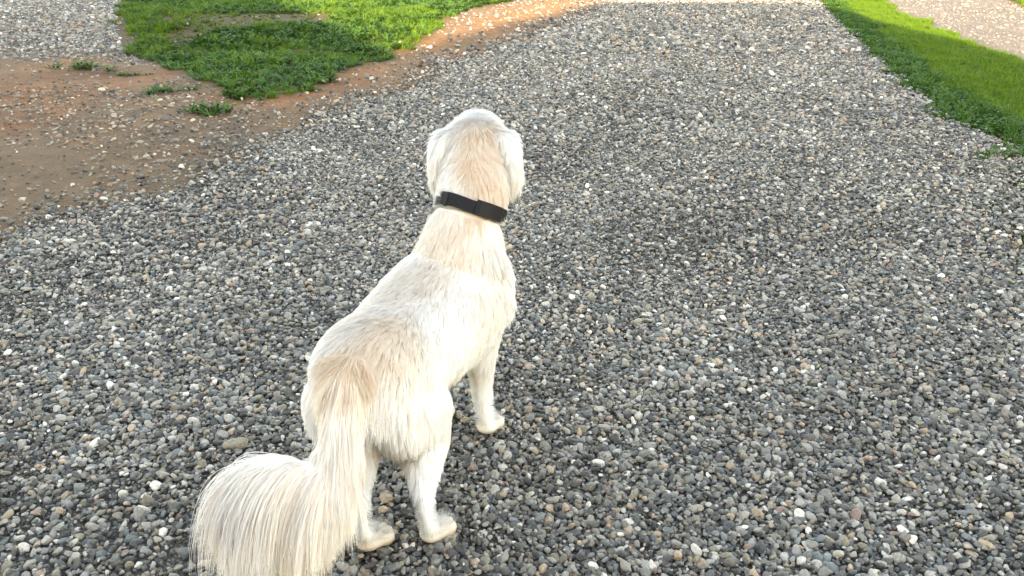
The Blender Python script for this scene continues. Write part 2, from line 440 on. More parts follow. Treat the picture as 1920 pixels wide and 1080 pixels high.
# ------------------------------------------------------------------ grass
def tuft_mesh(seed, blades, h, spread, wid, lean, seg=3):
    r = np.random.default_rng(seed); vs, fs = [], []
    for b in range(blades):
        a = r.uniform(0, 6.283); rad = spread * math.sqrt(r.random()); x, y = rad * math.cos(a), rad * math.sin(a)
        d = r.uniform(0, 6.283) if r.random() < 0.4 else a + r.normal(0, 0.5)
        L = h * r.uniform(0.5, 1.1); ln = lean * r.uniform(0.3, 1.3); w = wid * r.uniform(0.7, 1.3)
        sx, sy = -math.sin(d), math.cos(d); b0 = len(vs)
        for k in range(seg + 1):
            t = k / seg; out = L * ln * t * t; z = L * (t - 0.35 * ln * t * t)
            ww = w * (1 - t ** 2.0) if k < seg else 0
            cx, cy = x + math.cos(d) * out, y + math.sin(d) * out
            if k < seg: vs += [(cx - sx * ww, cy - sy * ww, z), (cx + sx * ww, cy + sy * ww, z + w * 0.3)]
            else: vs.append((cx, cy, z))
        for k in range(seg - 1): q = b0 + 2 * k; fs.append((q, q + 1, q + 3, q + 2))
        q = b0 + 2 * (seg - 1); fs.append((q, q + 1, q + 2))
    me = bpy.data.meshes.new('tuft'); me.from_pydata(vs, [], fs); me.materials.append(M_LEAF)
    me.polygons.foreach_set('use_smooth', [True] * len(me.polygons))
    return me
def leafy_mesh(seed, leaves, h, wid):
    """low rosette of lobed broad leaves"""
    r = np.random.default_rng(seed); vs, fs = [], []
    for b in range(leaves):
        d = r.uniform(0, 6.283); L = h * r.uniform(0.6, 1.3); up = r.uniform(0.25, 1.0); sx, sy = -math.sin(d), math.cos(d)
        b0 = len(vs); seg = 5; w = wid * r.uniform(0.7, 1.3); rad = r.uniform(0, 0.4) * h
        for k in range(seg + 1):
            t = k / seg; prof = (0.25, 0.75, 0.55, 1.0, 0.6, 0.0)[k] * w
            out = rad + L * t * (1 - 0.25 * up); z = L * up * (t - 0.55 * t * t) * 1.3
            cx, cy = math.cos(d) * out, math.sin(d) * out
            if k < seg: vs += [(cx - sx * prof, cy - sy * prof, z + prof * 0.35), (cx, cy, z), (cx + sx * prof, cy + sy * prof, z + prof * 0.35)]
            else: vs.append((cx, cy, z))
        for k in range(seg - 1):
            q = b0 + 3 * k; fs += [(q, q + 1, q + 4, q + 3), (q + 1, q + 2, q + 5, q + 4)]
        q = b0 + 3 * (seg - 1); fs += [(q, q + 1, q + 3), (q + 1, q + 2, q + 3)]
    me = bpy.data.meshes.new('rosette'); me.from_pydata(vs, [], fs); me.materials.append(M_LEAF)
    me.polygons.foreach_set('use_smooth', [True] * len(me.polygons))
    return me
WEEDY = proto_collection('weed_kind', [tuft_mesh(200 + i, 26, 0.085, 0.035, 0.0035, 0.9) for i in range(5)] + [leafy_mesh(220 + i, 13, 0.075, 0.012) for i in range(5)])
LAWN = proto_collection('lawn_kind', [tuft_mesh(240 + i, 30, 0.085, 0.04, 0.0028, 0.6) for i in range(6)])

def greens(n, r, a, b):
    t = r.random(n)[:, None]; return np.array(a) * (1 - t) + np.array(b) * t
# left patch
x, y = hexpts(-12, 4, 6.6, 24, 0.080)
d = in_left_grass(x, y) + (fbm(x * 2.2, y * 2.2, 71) - 0.5) * 0.55
bare = sstep(0.56, 0.68, fbm(x * 0.75 + 3.1, y * 0.55, 83)) * (y > 8.5) * (y < 13) * (d > 0.5)
keep = (d > 0.05) & visible(x, y, x * 0, 520, 160) & (rng.random(len(x)) < 1 - 0.75 * bare)
x, y, bare = x[keep], y[keep], bare[keep]; n = len(x)
leafy = fbm(x * 1.1, y * 1.1, 91) + rng.normal(0, 0.12, n) > 0.45
idx = np.where(leafy, rng.integers(5, 10, n), rng.integers(0, 5, n))
sc = rng.uniform(0.65, 1.35, n) * (0.45 + 1.15 * fbm(x * 1.9, y * 1.9, 97)) * (1 - 0.35 * bare)
cg = np.where(leafy[:, None], greens(n, rng, (0.040, 0.105, 0.026), (0.075, 0.165, 0.045)), greens(n, rng, (0.065, 0.150, 0.022), (0.125, 0.225, 0.038)))
cg = cg * (0.8 + 0.4 * fbm(x * 0.9, y * 0.9, 41))[:, None]
cg = cg * (1 - 0.5 * bare[:, None]) + 0.5 * bare[:, None] * np.array((0.16, 0.16, 0.05))
grass = scatter('grass', np.stack([x, y, height(x, y) - 0.03], 1), np.stack([rng.normal(0, .12, n), rng.normal(0, .12, n), rng.uniform(0, 6.28, n)], 1),
                np.stack([sc, sc, sc], 1), idx, cg, WEEDY, M_LEAF)
tag(grass, 'weedy green grass patch on the low bank left of the drive', 'grass', kind='stuff')
# verge between the drive and the path
x, y = hexpts(1.8, 18, 3.0, 24, 0.06)
wb = (fbm(x * 2.4, y * 2.4, 19) - 0.5) * 0.35
d1, d2 = x - xr(y) + wb, xpl(y) - x + wb
keep = (d1 > 0.0) & (d2 > 0.0) & (y + 0.8 * wb > 5.35) & visible(x, y, x * 0, 520, 160)
beyond = (x > xpr(y) + 0.1 + wb) & visible(x, y, x * 0, 520, 160) & (rng.random(len(x)) < 0.5)
sparse = (d1 > -0.25) & (y < 5.4) & visible(x, y, x * 0, 400, 330) & (rng.random(len(x)) < 0.30)
keep = keep | beyond | sparse
x, y, d1, d2 = x[keep], y[keep], d1[keep], d2[keep]; n = len(x)
edge = (d1 < 0.42) & (x < xpl(y))
idx = np.where(edge & (rng.random(n) < 0.75), rng.integers(6, 11, n), rng.integers(0, 6, n))
VERGE = proto_collection('verge_kind', [me.data for me in LAWN.objects] + [leafy_mesh(260 + i, 14, 0.07, 0.011) for i in range(5)])
sc = rng.uniform(0.7, 1.25, n) * np.where(edge, 1.2, 0.85) * np.where(y < 5.3, 0.5, 1.0)
cg = np.where(edge[:, None], greens(n, rng, (0.035, 0.100, 0.022), (0.065, 0.150, 0.034)), greens(n, rng, (0.085, 0.175, 0.022), (0.125, 0.225, 0.032)))
verge_o = scatter('grass', np.stack([x, y, height(x, y) - 0.03], 1), np.stack([rng.normal(0, .1, n), rng.normal(0, .1, n), rng.uniform(0, 6.28, n)], 1),
                  np.stack([sc, sc, sc], 1), idx, cg, VERGE, M_LEAF)
tag(verge_o, 'smooth strip of green grass between the grey drive and pale path', 'grass', kind='stuff')

# single weeds standing on the dirt
M_WEED = mat_plain('weed_leaf', (0.040, 0.092, 0.022), 0.7, var=0.3, scale=30); M_WEED.node_tree.nodes['Principled BSDF'].inputs['Specular IOR Level'].default_value = 0.08
def weed(pxy, s, seed, label):
    g = G(*pxy); root = empty('weed', (g[0], g[1], float(height(g[0], g[1])) - 0.028))
    tag(root, label, 'weed', 'small weeds on the bare dirt')
    r = np.random.default_rng(seed)
    for c in range(7):
        me = leafy_mesh(seed * 7 + c, 17, 0.062 * s, 0.0055 * s); me.materials.clear(); me.materials.append(M_WEED)
        me.transform(Matrix.Translation((r.normal(0, 0.085 * s), r.normal(0, 0.04 * s), 0)))
        o = bpy.data.objects.new('leaf_rosette', me); COL.objects.link(o); o.parent = root
weed((388, 212), 1.9, 1, 'wide low green weed just off the tip of the grass patch')
weed((305, 175), 1.5, 2, 'small sparse weed on brown dirt close below the grass')
weed((163, 135), 1.8, 3, 'bushy dark weed growing among stones at the gravel spread')
weed((250, 145), 0.9, 4, 'tiny flat weed seedling between two larger weeds')

# ------------------------------------------------------------------ unseen building added behind the viewer, its hipped roofs shaped to shade the drive
TE = math.tan(SUN_EL)
M_WALL = mat_plain('house_render', (0.62, 0.58, 0.50), 0.85, var=0.05, scale=3)
M_ROOF = mat_plain('roof_shingle', (0.12, 0.10, 0.09), 0.9, var=0.3, scale=14)
M_TRIM = mat_plain('white_trim', (0.78, 0.77, 0.74), 0.5, var=0.03)
M_GLASS = mat_plain('window_glass', (0.03, 0.035, 0.04), 0.05, var=0.1)
M_DOOR = mat_plain('door_paint', (0.16, 0.07, 0.05), 0.45, var=0.1)
shade_house = empty('shade_house', (0, -13, 0)); tag(shade_house, 'unseen two storey building with hipped roofs, added to shade the drive', 'shade_house')
YF, YR, YB = -9.5, -13.0, -16.5
EAVE = (9.9 - YF) * TE; RIDGE = (17.2 - YR) * TE
def hb(name, mat, *boxes, parent=shade_house):
    bm = bmesh.new()
    for b in boxes: box_bm(bm, *b)
    o = bm_obj(name, bm, mat, None); o.parent = parent
    o.matrix_parent_inverse = Matrix.Translation((0, 13, 0)) if parent is shade_house else Matrix.Identity(4)
    return o
hb('wall', M_WALL, (-13.0, 5.45, YB + 0.25, YF - 0.25, 0, EAVE - 0.02))
def roof(v, f):
    o = mesh_obj('roof', v, f, M_ROOF); o.parent = shade_house; o.matrix_parent_inverse = Matrix.Translation((0, 13, 0))
roof([(-1.3, YF, EAVE), (5.65, YF, EAVE), (5.65, YB, EAVE), (-1.3, YB, EAVE), (1.7, YR, RIDGE), (5.65, YR, RIDGE)],
     [(0, 1, 5, 4), (1, 2, 5), (2, 3, 4, 5), (3, 0, 4), (3, 2, 1, 0)])
roof([(-13.4, YF, EAVE), (-1.31, YF, EAVE), (-1.31, YB, EAVE), (-13.4, YB, EAVE), (-9.0, YR, RIDGE), (-4.75, YR, RIDGE)],
     [(0, 1, 5, 4), (1, 2, 5), (2, 3, 4, 5), (3, 0, 4), (3, 2, 1, 0)])
for wx in (-11, -8, -5, 2.2, 4.2):
    for wz in (0.9, 3.3):
        w = hb('window', M_TRIM, (wx - 0.6, wx - 0.52, YF - 0.26, YF - 0.19, wz, wz + 1.3), (wx + 0.52, wx + 0.6, YF - 0.26, YF - 0.19, wz, wz + 1.3),
               (wx - 0.52, wx + 0.52, YF - 0.26, YF - 0.19, wz, wz + 0.08), (wx - 0.52, wx + 0.52, YF - 0.26, YF - 0.19, wz + 1.22, wz + 1.3),
               (wx - 0.03, wx + 0.03, YF - 0.26, YF - 0.2, wz + 0.08, wz + 1.22))
        hb('pane', M_GLASS, (wx - 0.52, wx + 0.52, YF - 0.27, YF - 0.235, wz + 0.08, wz + 1.22), parent=w)
dr = hb('door', M_DOOR, (-0.5, 0.5, YF - 0.27, YF - 0.2, 0.02, 2.08))
hb('handle', M_TRIM, (0.36, 0.42, YF - 0.2, YF - 0.14, 0.95, 1.08), parent=dr)

# ------------------------------------------------------------------ dog
YAW = R(22)
FW = np.array((math.sin(YAW), math.cos(YAW), 0.0)); RT = np.array((math.cos(YAW), -math.sin(YAW), 0.0)); UP = np.array((0, 0, 1.0))
HYAW = R(4)                                        # the head looks almost straight down the drive
HF = np.array((math.sin(HYAW), math.cos(HYAW), 0.0)); HR = np.array((math.cos(HYAW), -math.sin(HYAW), 0.0))
dv, df = [], []
def spline(pts, per):
    """Catmull-Rom through rows of numbers"""
    a = np.asarray(pts, float); q = np.vstack([2 * a[0] - a[1], a, 2 * a[-1] - a[-2]]); out = []
    for i in range(len(a) - 1):
        p0, p1, p2, p3 = q[i], q[i + 1], q[i + 2], q[i + 3]
        for k in range(per):
            t = k / per
            out.append(0.5 * (2 * p1 + (p2 - p0) * t + (2 * p0 - 5 * p1 + 4 * p2 - p3) * t * t + (3 * p1 - p0 - 3 * p2 + p3) * t ** 3))
    out.append(a[-1]); return np.array(out)
def tube(rows, ref, per=5, seg=20):
    """closed tube through rows (x, y, z, half width across, half depth along ref)"""
    s = spline(rows, per); c = s[:, :3]; n = len(c); b0 = len(dv); ref = np.asarray(ref, float)
    for i in range(n):
        t = c[min(i + 1, n - 1)] - c[max(i - 1, 0)]; t /= np.linalg.norm(t)
        side = np.cross(t, ref); side /= np.linalg.norm(side); oth = np.cross(side, t)
        for k in range(seg):
            a = 2 * math.pi * k / seg
            dv.append(c[i] + side * math.cos(a) * max(s[i, 3], .004) + oth * math.sin(a) * max(s[i, 4], .004))
    for i in range(n - 1):
        for k in range(seg):
            k2 = (k + 1) % seg
            df.append((b0 + i * seg + k, b0 + i * seg + k2, b0 + (i + 1) * seg + k2, b0 + (i + 1) * seg + k))
    df.append(tuple(b0 + k for k in range(seg))[::-1]); df.append(tuple(b0 + (n - 1) * seg + k for k in range(seg)))
def blob(c, ax, rad, seg=18, rings=12):
    """ellipsoid with axes ax (3 unit vectors) and radii rad"""
    b0 = len(dv); c = np.asarray(c, float)
    for i in range(1, rings):
        th = math.pi * i / rings
        for k in range(seg):
            a = 2 * math.pi * k / seg
            dv.append(c + ax[0] * rad[0] * math.sin(th) * math.cos(a) + ax[1] * rad[1] * math.sin(th) * math.sin(a) + ax[2] * rad[2] * math.cos(th))
    top, bot = len(dv), len(dv) + 1
    dv.append(c + ax[2] * rad[2]); dv.append(c - ax[2] * rad[2])
    for i in range(rings - 2):
        for k in range(seg):
            k2 = (k + 1) % seg
            df.append((b0 + i * seg + k, b0 + (i + 1) * seg + k, b0 + (i + 1) * seg + k2, b0 + i * seg + k2))
    for k in range(seg):
        k2 = (k + 1) % seg
        df.append((top, b0 + k, b0 + k2)); df.append((bot, b0 + (rings - 2) * seg + k2, b0 + (rings - 2) * seg + k))

# trunk: deep chest, tucked loin, sloping croup
TORSO = [(-.345, 1.575, .455, .045, .05), (-.330, 1.625, .438, .108, .092), (-.308, 1.695, .430, .134, .115), (-.268, 1.79, .432, .134, .118),
         (-.230, 1.89, .435, .140, .136), (-.187, 1.99, .440, .146, .152), (-.150, 2.07, .455, .142, .152), (-.118, 2.15, .466, .116, .132),
         (-.098, 2.215, .468, .070, .088), (-.090, 2.245, .470, .03, .04)]
tube(TORSO, UP, 6, 28)
# neck and head
NECK = [(-.150, 2.045, .500, .115, .120), (-.128, 2.085, .580, .100, .105), (-.112, 2.125, .665, .082, .084), (-.102, 2.155, .728, .088, .082), (-.097, 2.185, .795, .085, .078)]
tube(NECK, FW, 6, 24)
HC = np.array((-.094, 2.205, .818))
blob(HC, (HR, HF, UP), (.084, .088, .074))
blob(HC - UP * .052 - HF * .012, (HR, HF, UP), (.092, .070, .066))
blob(HC + HF * .035 + UP * .022, (HR, HF, UP), (.062, .070, .055))
tube([tuple(HC + HF * .03 - UP * .012) + (.062, .058), tuple(HC + HF * .085 - UP * .018) + (.044, .044), tuple(HC + HF * .135 - UP * .024) + (.036, .036),
      tuple(HC + HF * .165 - UP * .026) + (.022, .024)], UP, 5, 18)
for s in (-1, 1):                                  # hanging ears
    b = HC + HR * s * .056 + UP * .042 - HF * .030
    tube([tuple(b) + (.020, .012), tuple(b + HR * s * .024 - UP * .018) + (.038, .016), tuple(b + HR * s * .038 - UP * .060) + (.046, .015), tuple(b + HR * s * .043 - UP * .108) + (.038, .012),
          tuple(b + HR * s * .041 - UP * .142) + (.010, .007)], HR, 5, 14)
# fore legs
def foreleg(px_, py_, toe):
    x, y = px_, py_
    tube([(x + .000, y + .02, .46, .050, .075), (x - .004, y - .010, .36, .046, .062), (x - .006, y - .025, .285, .034, .044), (x - .006, y - .010, .20, .022, .028),
          (x - .004, y, .115, .019, .022), (x + .002, y + .004, .070, .018, .022), (x + .008, y + .014, .035, .026, .03)], FW, 5, 16)
    d = np.array((math.sin(toe), math.cos(toe), 0)); q = np.array((d[1], -d[0], 0)); c = np.array((x + .010, y + .022, .026))
    blob(c, (q, d, UP), (.034, .044, .027))
    for k, o in enumerate((-.028, -.0095, .0095, .028)):
        blob(c + q * o + d * (.036 - abs(o) * .5) - UP * .004, (q, d, UP), (.0105, .021, .021), 12, 8)
foreleg(-.078, 2.095, R(24)); foreleg(-.225, 2.155, R(20))
# hind legs: knee high against the belly, hock pointing back, upright shank
def hindleg(hip, knee, hock, paw, toe, wide=1.0):
    h, k, o, p = map(np.array, (hip, knee, hock, paw))
    tube([tuple(h + (-.03 if h[0] > -.3 else .03, .02, .06)) + (.045, .07), tuple(h + (-.006 if h[0] > -.3 else .006, .0, .0)) + (.068 * wide, .098), tuple((h + k) / 2 + (0, -.012, -.01)) + (.076 * wide, .102), tuple(k * .78 + o * .22) + (.060 * wide, .078),
          tuple(k * .42 + o * .58) + (.031, .044), tuple(k * .12 + o * .88 + (0, .004, .004)) + (.0155, .025), tuple(o + (0, .006, -.012)) + (.0135, .021),
          tuple(o * .5 + p * .5 + (0, -.016, .0)) + (.0125, .017), tuple(p + (0, -.016, .045)) + (.0145, .018), tuple(p + (0, -.004, .02)) + (.024, .026)], FW, 5, 18)
    d = np.array((math.sin(toe), math.cos(toe), 0)); q = np.array((d[1], -d[0], 0)); c = np.array((p[0], p[1], .025)) + d * .012
    blob(c, (q, d, UP), (.033, .046, .026))
    for u in (-.027, -.009, .009, .027):
        blob(c + q * u + d * (.038 - abs(u) * .5) - UP * .003, (q, d, UP), (.0100, .021, .020), 12, 8)
hindleg((-.232, 1.665, .395), (-.216, 1.735, .300), (-.200, 1.592, .165), (-.190, 1.640, .0), R(38), 0.92)
hindleg((-.385, 1.700, .395), (-.378, 1.740, .300), (-.345, 1.585, .165), (-.336, 1.610, .0), R(42))
# tail: drops from the croup, then sweeps out to the left
TAIL = [(-.330, 1.670, .450, .040, .036), tuple(P(655, 694, 1.600)) + (.038, .032), tuple(P(646, 770, 1.530)) + (.036, .031), tuple(P(628, 845, 1.49)) + (.034, .044),
        tuple(P(590, 885, 1.46)) + (.024, .058), tuple(P(532, 884, 1.445)) + (.021, .066), tuple(P(482, 895, 1.435)) + (.018, .060), tuple(P(452, 918, 1.43)) + (.012, .04)]
def tail_tube():
    s = spline(TAIL, 6); c = s[:, :3]; n = len(c); seg = 16; b0 = len(dv)
    for i in range(n):
        t = c[min(i + 1, n - 1)] - c[max(i - 1, 0)]; t /= np.linalg.norm(t)
        w = float(sstep(0.35, 0.6, i / n)); ref = np.array((1.0, 0.15, 0)) * (1 - w) + np.array((0, 0, 1.0)) * w
        side = ref - t * (ref @ t); side /= np.linalg.norm(side); oth = np.cross(side, t)
        drop = -UP * s[i, 4] * 0.55 * w
        a1 = s[i, 3] * (1 - w) + s[i, 4] * w; a2 = s[i, 4] * (1 - w) + s[i, 3] * w
        for k in range(seg):
            a = 2 * math.pi * k / seg; dv.append(c[i] + drop + side * math.cos(a) * a1 + oth * math.sin(a) * a2)
    for i in range(n - 1):
        for k in range(seg):
            k2 = (k + 1) % seg; df.append((b0 + i * seg + k, b0 + i * seg + k2, b0 + (i + 1) * seg + k2, b0 + (i + 1) * seg + k))
    df.append(tuple(b0 + k for k in range(seg))[::-1]); df.append(tuple(b0 + (n - 1) * seg + k for k in range(seg)))
    return c
TAILC = tail_tube()

raw = mesh_obj('body', dv, df)
bmx = bmesh.new(); bmx.from_mesh(raw.data); bmesh.ops.recalc_face_normals(bmx, faces=bmx.faces); bmx.to_mesh(raw.data); bmx.free()
md = raw.modifiers.new('r', 'REMESH'); md.mode = 'VOXEL'; md.voxel_size = 0.0052
bpy.context.view_layer.update()
dg = bpy.context.evaluated_depsgraph_get()
bme = bpy.data.meshes.new_from_object(raw.evaluated_get(dg))
bpy.data.objects.remove(raw)
# relax the surface; the feet keep their toes
_n = len(bme.vertices); _p = np.empty(_n * 3); bme.vertices.foreach_get('co', _p); _p = _p.reshape(-1, 3)
_e = np.empty(len(bme.edges) * 2, np.int32); bme.edges.foreach_get('vertices', _e); _e = _e.reshape(-1, 2)
_deg = np.bincount(_e.ravel(), minlength=_n)[:, None]
for _ in range(14):
    _s = np.stack([np.bincount(_e[:, 0], _p[_e[:, 1], c], _n) + np.bincount(_e[:, 1], _p[_e[:, 0], c], _n) for c in range(3)], 1)
    _p += (_s / _deg - _p) * (0.06 + 0.5 * sstep(.035, .10, _p[:, 2]) * (1 - .72 * sstep(.70, .74, _p[:, 2])))[:, None]
bme.vertices.foreach_set('co', _p.ravel()); bme.update()

# ---- coat colour by place on the body
def seg_dist(p, pts):
    best = np.full(len(p), 9.0)
    for a, b in zip(pts[:-1], pts[1:]):
        a, b = np.array(a[:3]), np.array(b[:3]); e = b - a
        t = np.clip((p - a) @ e / (e @ e), 0, 1); best = np.minimum(best, np.linalg.norm(p - (a + t[:, None] * e), axis=1))
    return best
WHORL = P(655, 648, 1.60)
SPINE_TOP = [WHORL, P(690, 600, 1.70), P(755, 535, 1.85), P(810, 490, 1.95), P(865, 425, 2.07)]
def coat(p, r=None):
    n = len(p)
    nz = fbm(p[:, 0] * 14 + p[:, 2] * 9, p[:, 1] * 14 - p[:, 2] * 5, 5)
    nz2 = fbm(p[:, 0] * 45, p[:, 1] * 45 + p[:, 2] * 30, 15)
    white = np.array((0.895, 0.872, 0.825)); cream = np.array((0.84, 0.665, 0.475)); tan = np.array((0.70, 0.49, 0.31)); org = np.array((0.68, 0.42, 0.23))
    c = np.repeat(white[None], n, 0)
    def blend(w, col):
        nonlocal c; w = np.clip(w, 0, 1)[:, None]; c = c * (1 - w) + col * w
    ds = seg_dist(p, SPINE_TOP)
    blend((1 - sstep(0.03, 0.125, ds)) * (0.38 + 0.62 * nz) * 0.68, cream)
    flank = np.linalg.norm((p - (np.array(P(868, 560, 2.0)))) / np.array((.11, .13, .09)), axis=1)
    blend((1 - sstep(0.45, 1.25, flank)) * 0.55, cream)
    hipc = np.linalg.norm((p - (np.array(P(745, 640, 1.66)))) / np.array((.09, .12, .08)), axis=1)
    blend((1 - sstep(0.3, 1.2, hipc)) * 0.55, cream)
    blend((1 - sstep(0.005, 0.065, np.linalg.norm(p - WHORL, axis=1))) * 0.95, org)
    dt = seg_dist(p, [tuple(q) for q in TAILC]); yy = p[:, 2]
    tl = (dt < 0.1) & (p[:, 1] < 1.56)
    blend(tl * (0.18 + 0.5 * sstep(.40, .62, nz)) * 0.50, cream)
    dt2 = seg_dist(p, [TAIL[0], TAIL[1]])
    blend((1 - sstep(0.03, 0.075, dt2)) * 0.8 * (0.4 + 0.6 * nz2), cream)
    # back of the head
    q = p - HC; lat = q @ HR
    back = (1 - sstep(0.020, 0.072, np.abs(lat - .012 - .024 * sstep(0, .1, -q[:, 2])))) * (q @ HF < 0.03) * (p[:, 2] > .665) * (1 - sstep(.045, .085, q[:, 2]))
    blend(back * (0.35 + 0.9 * nz2) * 0.68, tan)
    blend(sstep(.03, .07, q[:, 2]) * (p[:, 2] > .7) * 0.16, cream)  # crown warmed in its colour to offset blue light from the sky
    # soiled feet and shanks
    blend((1 - sstep(0.010, 0.030, p[:, 2])) * 0.75, np.array((0.16, 0.085, 0.045)))
    blend((1 - sstep(0.03, 0.085, p[:, 2])) * 0.45 * sstep(.30, .6, nz), np.array((0.50, 0.34, 0.18)))
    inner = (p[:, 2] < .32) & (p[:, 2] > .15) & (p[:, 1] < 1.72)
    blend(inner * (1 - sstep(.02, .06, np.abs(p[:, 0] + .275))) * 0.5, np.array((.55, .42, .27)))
    fl = (p[:, 1] > 1.98) & (p[:, 2] < .27)
    blend(fl * sstep(.4, .65, nz) * 0.45, np.array((.58, .46, .32)))
    return c * (0.94 + 0.12 * nz2)[:, None]

DOG0 = np.array((-.24, 1.87, 0.0))
dog = empty('dog', DOG0)
tag(dog, 'white and cream longhaired dog in black collar standing on gravel, seen from behind', 'dog')
def under(o, parent=dog):
    o.parent = parent
    o.matrix_parent_inverse = Matrix.Translation(-Vector(DOG0)) if parent is dog else Matrix.Identity(4)
    return o

def mat_fur(name, hair):
    m = NT(name)
    a = m.n('ShaderNodeAttribute', attribute_type='GEOMETRY', attribute_name='col').outputs['Color']
    m.b.inputs['Roughness'].default_value = 0.6; m.b.inputs['Specular IOR Level'].default_value = 0.25
    m.l(a, m.b.inputs['Base Color'])
    if hair:
        nn = m.n('ShaderNodeAttribute', attribute_type='GEOMETRY', attribute_name='nrm').outputs['Vector']
        m.l(nn, m.b.inputs['Normal'])
        tr = m.n('ShaderNodeBsdfTranslucent'); m.l(a, tr.inputs['Color']); m.l(nn, tr.inputs['Normal'])
        mx = m.n('ShaderNodeMixShader'); mx.inputs[0].default_value = 0.06
        m.l(m.b.outputs[0], mx.inputs[1]); m.l(tr.outputs[0], mx.inputs[2]); m.l(mx.outputs[0], m.out.inputs[0])
    return m.m
M_SKIN = mat_fur('undercoat', False); M_FUR = mat_fur('coat_hair', True)
bme.materials.clear(); bme.materials.append(M_SKIN); bme.name = 'body'
nv = len(bme.vertices); bco = np.empty(nv * 3); bme.vertices.foreach_get('co', bco); bco = bco.reshape(-1, 3)
bme.polygons.foreach_set('use_smooth', [True] * len(bme.polygons))
at = bme.attributes.new('col', 'FLOAT_COLOR', 'POINT'); at.data.foreach_set('color', np.concatenate([coat(bco) * 0.8, np.ones((nv, 1))], 1).astype(np.float32).ravel())
body = bpy.data.objects.new('body', bme); COL.objects.link(body); under(body)

# ---- hair
bme.calc_loop_triangles()
nt = len(bme.loop_triangles); tri = np.empty(nt * 3, np.int32); bme.loop_triangles.foreach_get('vertices', tri); tri = tri.reshape(-1, 3)
bno = np.empty(nv * 3); bme.vertices.foreach_get('normal', bno); bno = bno.reshape(-1, 3)
ta, tb, tc = bco[tri[:, 0]], bco[tri[:, 1]], bco[tri[:, 2]]
area = 0.5 * np.linalg.norm(np.cross(tb - ta, tc - ta), axis=1); cen = (ta + tb + tc) / 3

BK = -FW
# control points of the coat: place, lie of the hair, length, lift, droop, density
CP_ = []
def ctl(p, d, L, lift, g, dens=1.0): CP_.append((np.asarray(p, float), np.asarray(d, float) / np.linalg.norm(d), L, lift, g, dens))
ctl(HC + HF * .16, -HF, .010, .2, .1); ctl(HC + HF * .10 + UP * .02, -HF, .014, .2, .1)
ctl(HC + UP * .075, -HF - UP * .1, .022, .25, .2); ctl(HC + UP * .055 - HF * .06, -HF * .5 - UP, .028, .22, .3)
for s in (-1, 1):
    ctl(HC - HF * .085 + HR * s * .028 - UP * .02, -UP * .8 + HR * s * .55, .034, .22, .4)
    ctl(HC + HR * s * .10 + UP * .02, -UP + HR * s * .3, .040, .30, .5); ctl(HC + HR * s * .105 - UP * .05, -UP - HF * .1 + HR * s * .1, .052, .32, .5)
    ctl(HC + HR * s * .08 - UP * .11 - HF * .03, -UP - HF * .25 + HR * s * .15, .055, .3, .5)
    ctl(np.array(NECK[2][:3]) + RT * s * .085, -UP + RT * s * .25 - FW * .2, .060, .38, .5); ctl(np.array(NECK[1][:3]) + RT * s * .10, -UP + RT * s * .45 - FW * .3, .070, .5, .4)
    ctl(np.array(TORSO[6][:3]) + RT * s * .12 + UP * .09, -UP * .6 + BK * .8 + RT * s * .2, .050, .3, .5)
    ctl(np.array(TORSO[5][:3]) + RT * s * .13, -UP * .45 + BK, .042, .18, .5)
    ctl(np.array(TORSO[5][:3]) + RT * s * .07 - UP * .13, -UP * .8 + BK, .050, .2, .6)
    ctl(np.array(TORSO[4][:3]) + RT * s * .12, -UP * .4 + BK, .042, .18, .5)
    ctl(np.array(TORSO[3][:3]) + RT * s * .11, -UP * .5 + BK, .040, .18, .5)
    ctl(np.array(TORSO[2][:3]) + RT * s * .11 + UP * .06, -UP * .6 + BK, .040, .18, .5)
    ctl(np.array(TORSO[7][:3]) + RT * s * .10, -UP + FW * .1, .055, .3, .5)
ctl(HC - HF * .08 - UP * .085, -UP, .034, .2, .4)
ctl(np.array(NECK[2][:3]) - FW * .09, -UP - FW * .4, .045, .3, .4); ctl(np.array(NECK[1][:3]) - FW * .10, -UP * .5 + BK, .055, .32, .4)
for p, L in zip(SPINE_TOP[1:], (.040, .042, .046, .052)): ctl(p, BK - UP * .1, L, .2, .3)
ctl(np.array(TORSO[8][:3]) + FW * .05, -UP, .06, .25, .5)
ctl(np.array(TORSO[3][:3]) - UP * .12, -UP * .6 + BK, .050, .2, .6); ctl(np.array(TORSO[4][:3]) - UP * .14, -UP * .6 + BK, .050, .2, .6)
ctl(WHORL + FW * .03 + UP * .01, BK - UP * .3, .035, .15, .4)
for hx, hy, sd in ((-.232, 1.665, 1), (-.385, 1.70, -1)):
    ctl((hx + sd * .08, hy, .38), -UP + BK * .25, .040, .14, .6); ctl((hx + sd * .06, hy + .02, .29), -UP + BK * .2, .040, .14, .6)
    ctl((hx, hy - .10, .36), -UP, .065, .2, .7); ctl((hx, hy - .09, .27), -UP, .065, .2, .8); ctl((hx + .01, hy - .05, .215), -UP, .045, .16, .7)
    ctl((hx + .03, hy - .07, .165), -UP, .018, .12, .3); ctl((hx + .035, hy - .05, .10), -UP, .013, .1, .3); ctl((hx + .045, hy - .02, .03), -UP + FW, .017, .35, .3)
for fx, fy in ((-.078, 2.095), (-.225, 2.155)):
    ctl((fx, fy - .05, .30), -UP + BK * .5, .045, .3, .5); ctl((fx, fy - .035, .20), -UP + BK * .6, .040, .35, .5); ctl((fx + .02, fy + .02, .22), -UP, .020, .12, .3)
    ctl((fx + .03, fy, .34), -UP + BK * .2, .035, .15, .4); ctl((fx, fy, .10), -UP, .014, .12, .3); ctl((fx + .02, fy + .02, .03), -UP + FW, .017, .35, .3)
tc_ = [np.array(t[:3]) for t in TAIL]
